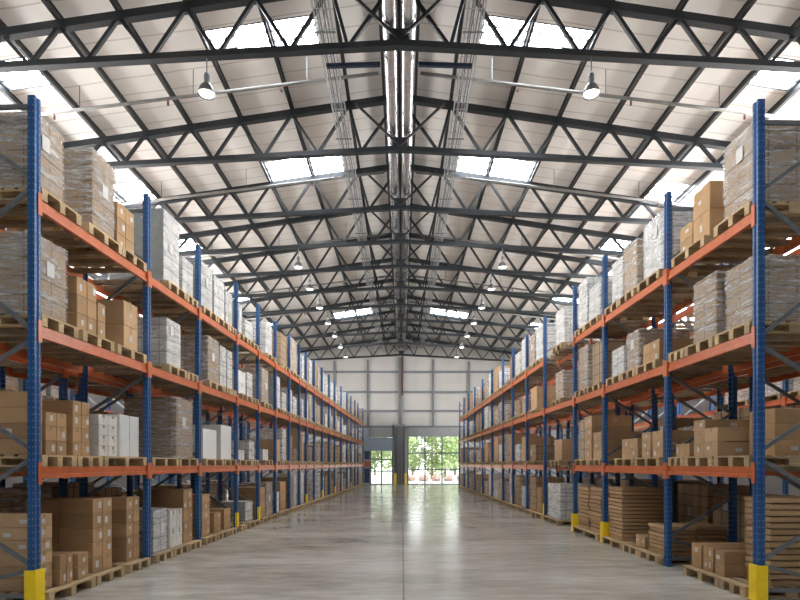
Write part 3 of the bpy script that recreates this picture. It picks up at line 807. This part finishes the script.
# loads on the racks behind, glimpsed through the gaps
r3 = random.Random(5)
for sd in ('L', 'R'):
    ds = SIDE[sd]['ds']
    for row, u in ((0, DEP+.25), (1, DEP+.25+DEP+2.6)):
        for b in range(0, 5 if row == 0 else 4):
            for lv in ((0, 1, 2) if row == 0 else (1, 2, 3)):
                for k in range(2):
                    if r3.random() < (.2 if lv == 0 or row else .35): continue
                    m = (ds[b]+ds[b+1])/2; a = ds[b]+.12 if k == 0 else m+.03; e = m-.03 if k == 0 else ds[b+1]-.12
                    if row == 0 and lv > 0: hh = r3.uniform(.5, .95)
                    else: hh = r3.uniform(.8, 1.2)
                    where = '%s pallet, %s bay, %s, %s rack, %s' % (ORD[k], ORD[b], LEVEL[lv], 'back-to-back' if row == 0 else 'outer', SIDE[sd]['name'])
                    pallet(sd, round(a, 2), round(e, 2), u, LV[lv]+.001, 1.1, 'dim wooden '+where.replace('pallet,', 'pallet in'), False)
                    kind = r3.choice('SSW' if row == 0 else ('WGSG' if lv > 1 else 'SSWS'))
                    wrapped(sd, a+.05, e-.05, u+.1, .9, LV[lv]+PALH+.002, hh, kind, where, 'pallet loads on the racks behind')

# ------------------------------------------------------------------ yard beyond the doors
bm = bmesh.new(); box(bm, -60, 60, Y1+.3, 130, -.3, -.02); structure(link('ground', bm, M['grass']))
def crown_mesh(seed, R, H, n):
    r = random.Random(seed); bm = bmesh.new()
    cl = [(Vector((r.uniform(-1, 1)*R*.7, r.uniform(-1, 1)*R*.7, r.uniform(.15, .9)*H)), r.uniform(.35, .6)*R) for _ in range(11)]
    for _ in range(n):
        c, q = r.choice(cl)
        d = Vector((r.gauss(0, 1), r.gauss(0, 1), r.gauss(0, 1))).normalized()*q*r.uniform(.6, 1.05)
        p = c+d; a = Vector((r.gauss(0, 1), r.gauss(0, 1), r.gauss(0, 1))).normalized(); b2 = a.orthogonal().normalized(); sz = r.uniform(.10, .2)
        bm.faces.new([bm.verts.new(p+a*sz), bm.verts.new(p+b2*sz*.6), bm.verts.new(p-a*sz), bm.verts.new(p-b2*sz*.6)])
    me = bpy.data.meshes.new('crown'); bm.to_mesh(me); bm.free(); me.materials.append(M['leaf']); return me
CR = [crown_mesh(3, 2.4, 5.5, 2600), crown_mesh(9, 2.0, 6.5, 2600)]
bm = bmesh.new(); lathe(bm, [(.2, 0), (.15, 1.2), (.12, 3.0), (.05, 5.2)], 10); TR = bpy.data.meshes.new('trunk'); bm.to_mesh(TR); bm.free(); TR.materials.append(M['bark'])
spots = [(-9.5, 62), (-3.6, 57), (-.4, 68), (3.2, 58), (5.2, 66), (9.8, 58.5), (11, 67), (-6.5, 71), (13.6, 60), (1.5, 77), (-4, 80), (7.5, 77)]
views = ['behind the roller door', 'close behind the roller door', 'behind the centre column', 'close behind the wide gate', 'mid distance behind the wide gate',
         'close beyond the edge of the wide gate', 'farther beyond the edge of the wide gate', 'off to the side beyond the roller door', 'off to the side beyond the wide gate',
         'at the back of the yard behind the gate', 'at the back of the yard behind the roller door', 'at the back of the yard, gate side']
for i, (x, y) in enumerate(spots):
    root = tag(empty('yard_tree', (x, y, -.02), i*1.3), 'leafy green tree in the yard '+views[i], 'tree', 'trees in the yard')
    root.scale = (1+.1*math.sin(i*2.1),)*3
    link_me('trunk', TR, root); link_me('crown', CR[i % 2], root, (0, 0, .25))
r4 = random.Random(3)
for i in range(5):
    bm = bmesh.new(); bmesh.ops.create_icosphere(bm, subdivisions=2, radius=.5)
    for v in bm.verts: v.co *= r4.uniform(.75, 1.15); v.co.z = max(-.25, v.co.z)*.8
    o = link('yard_boulder', bm, M['stone'], None, (.8+i*1.22, 52+r4.uniform(-.5, .5), .17))
    tag(o, 'pinkish boulder in the yard, %s from the column, seen through wide gate' % ORD[i], 'boulder', 'boulders beyond the gate')

# ------------------------------------------------------------------ daylight and camera
w = bpy.data.worlds.new('sky'); SC.world = w; w.use_nodes = True
bg = w.node_tree.nodes['Background']; bg.inputs[0].default_value = (.93, .96, 1, 1); bg.inputs[1].default_value = 5.0
sun = bpy.data.lights.new('sun', 'SUN'); sun.energy = 6; sun.angle = .02; so = bpy.data.objects.new('sun', sun); COL.objects.link(so); so.rotation_euler = (math.radians(42), 0, math.radians(-15)); so.location = (0, 0, 40)
cam = bpy.data.cameras.new('camera'); co = bpy.data.objects.new('camera', cam); COL.objects.link(co); SC.camera = co
co.location = (0, 0, 1.6); co.rotation_euler = (math.pi/2, 0, 0)
cam.sensor_width = 36; cam.lens = 36*545/800; cam.shift_x = -2/800; cam.shift_y = 164/800; cam.clip_end = 400
SC.view_settings.view_transform = 'Standard'; SC.view_settings.look = 'None'; SC.view_settings.gamma = 1
SC.view_settings.exposure = -.15
SC.cycles.max_bounces = 10; SC.cycles.diffuse_bounces = 6; SC.cycles.transparent_max_bounces = 24
SC.cycles.use_denoising = True
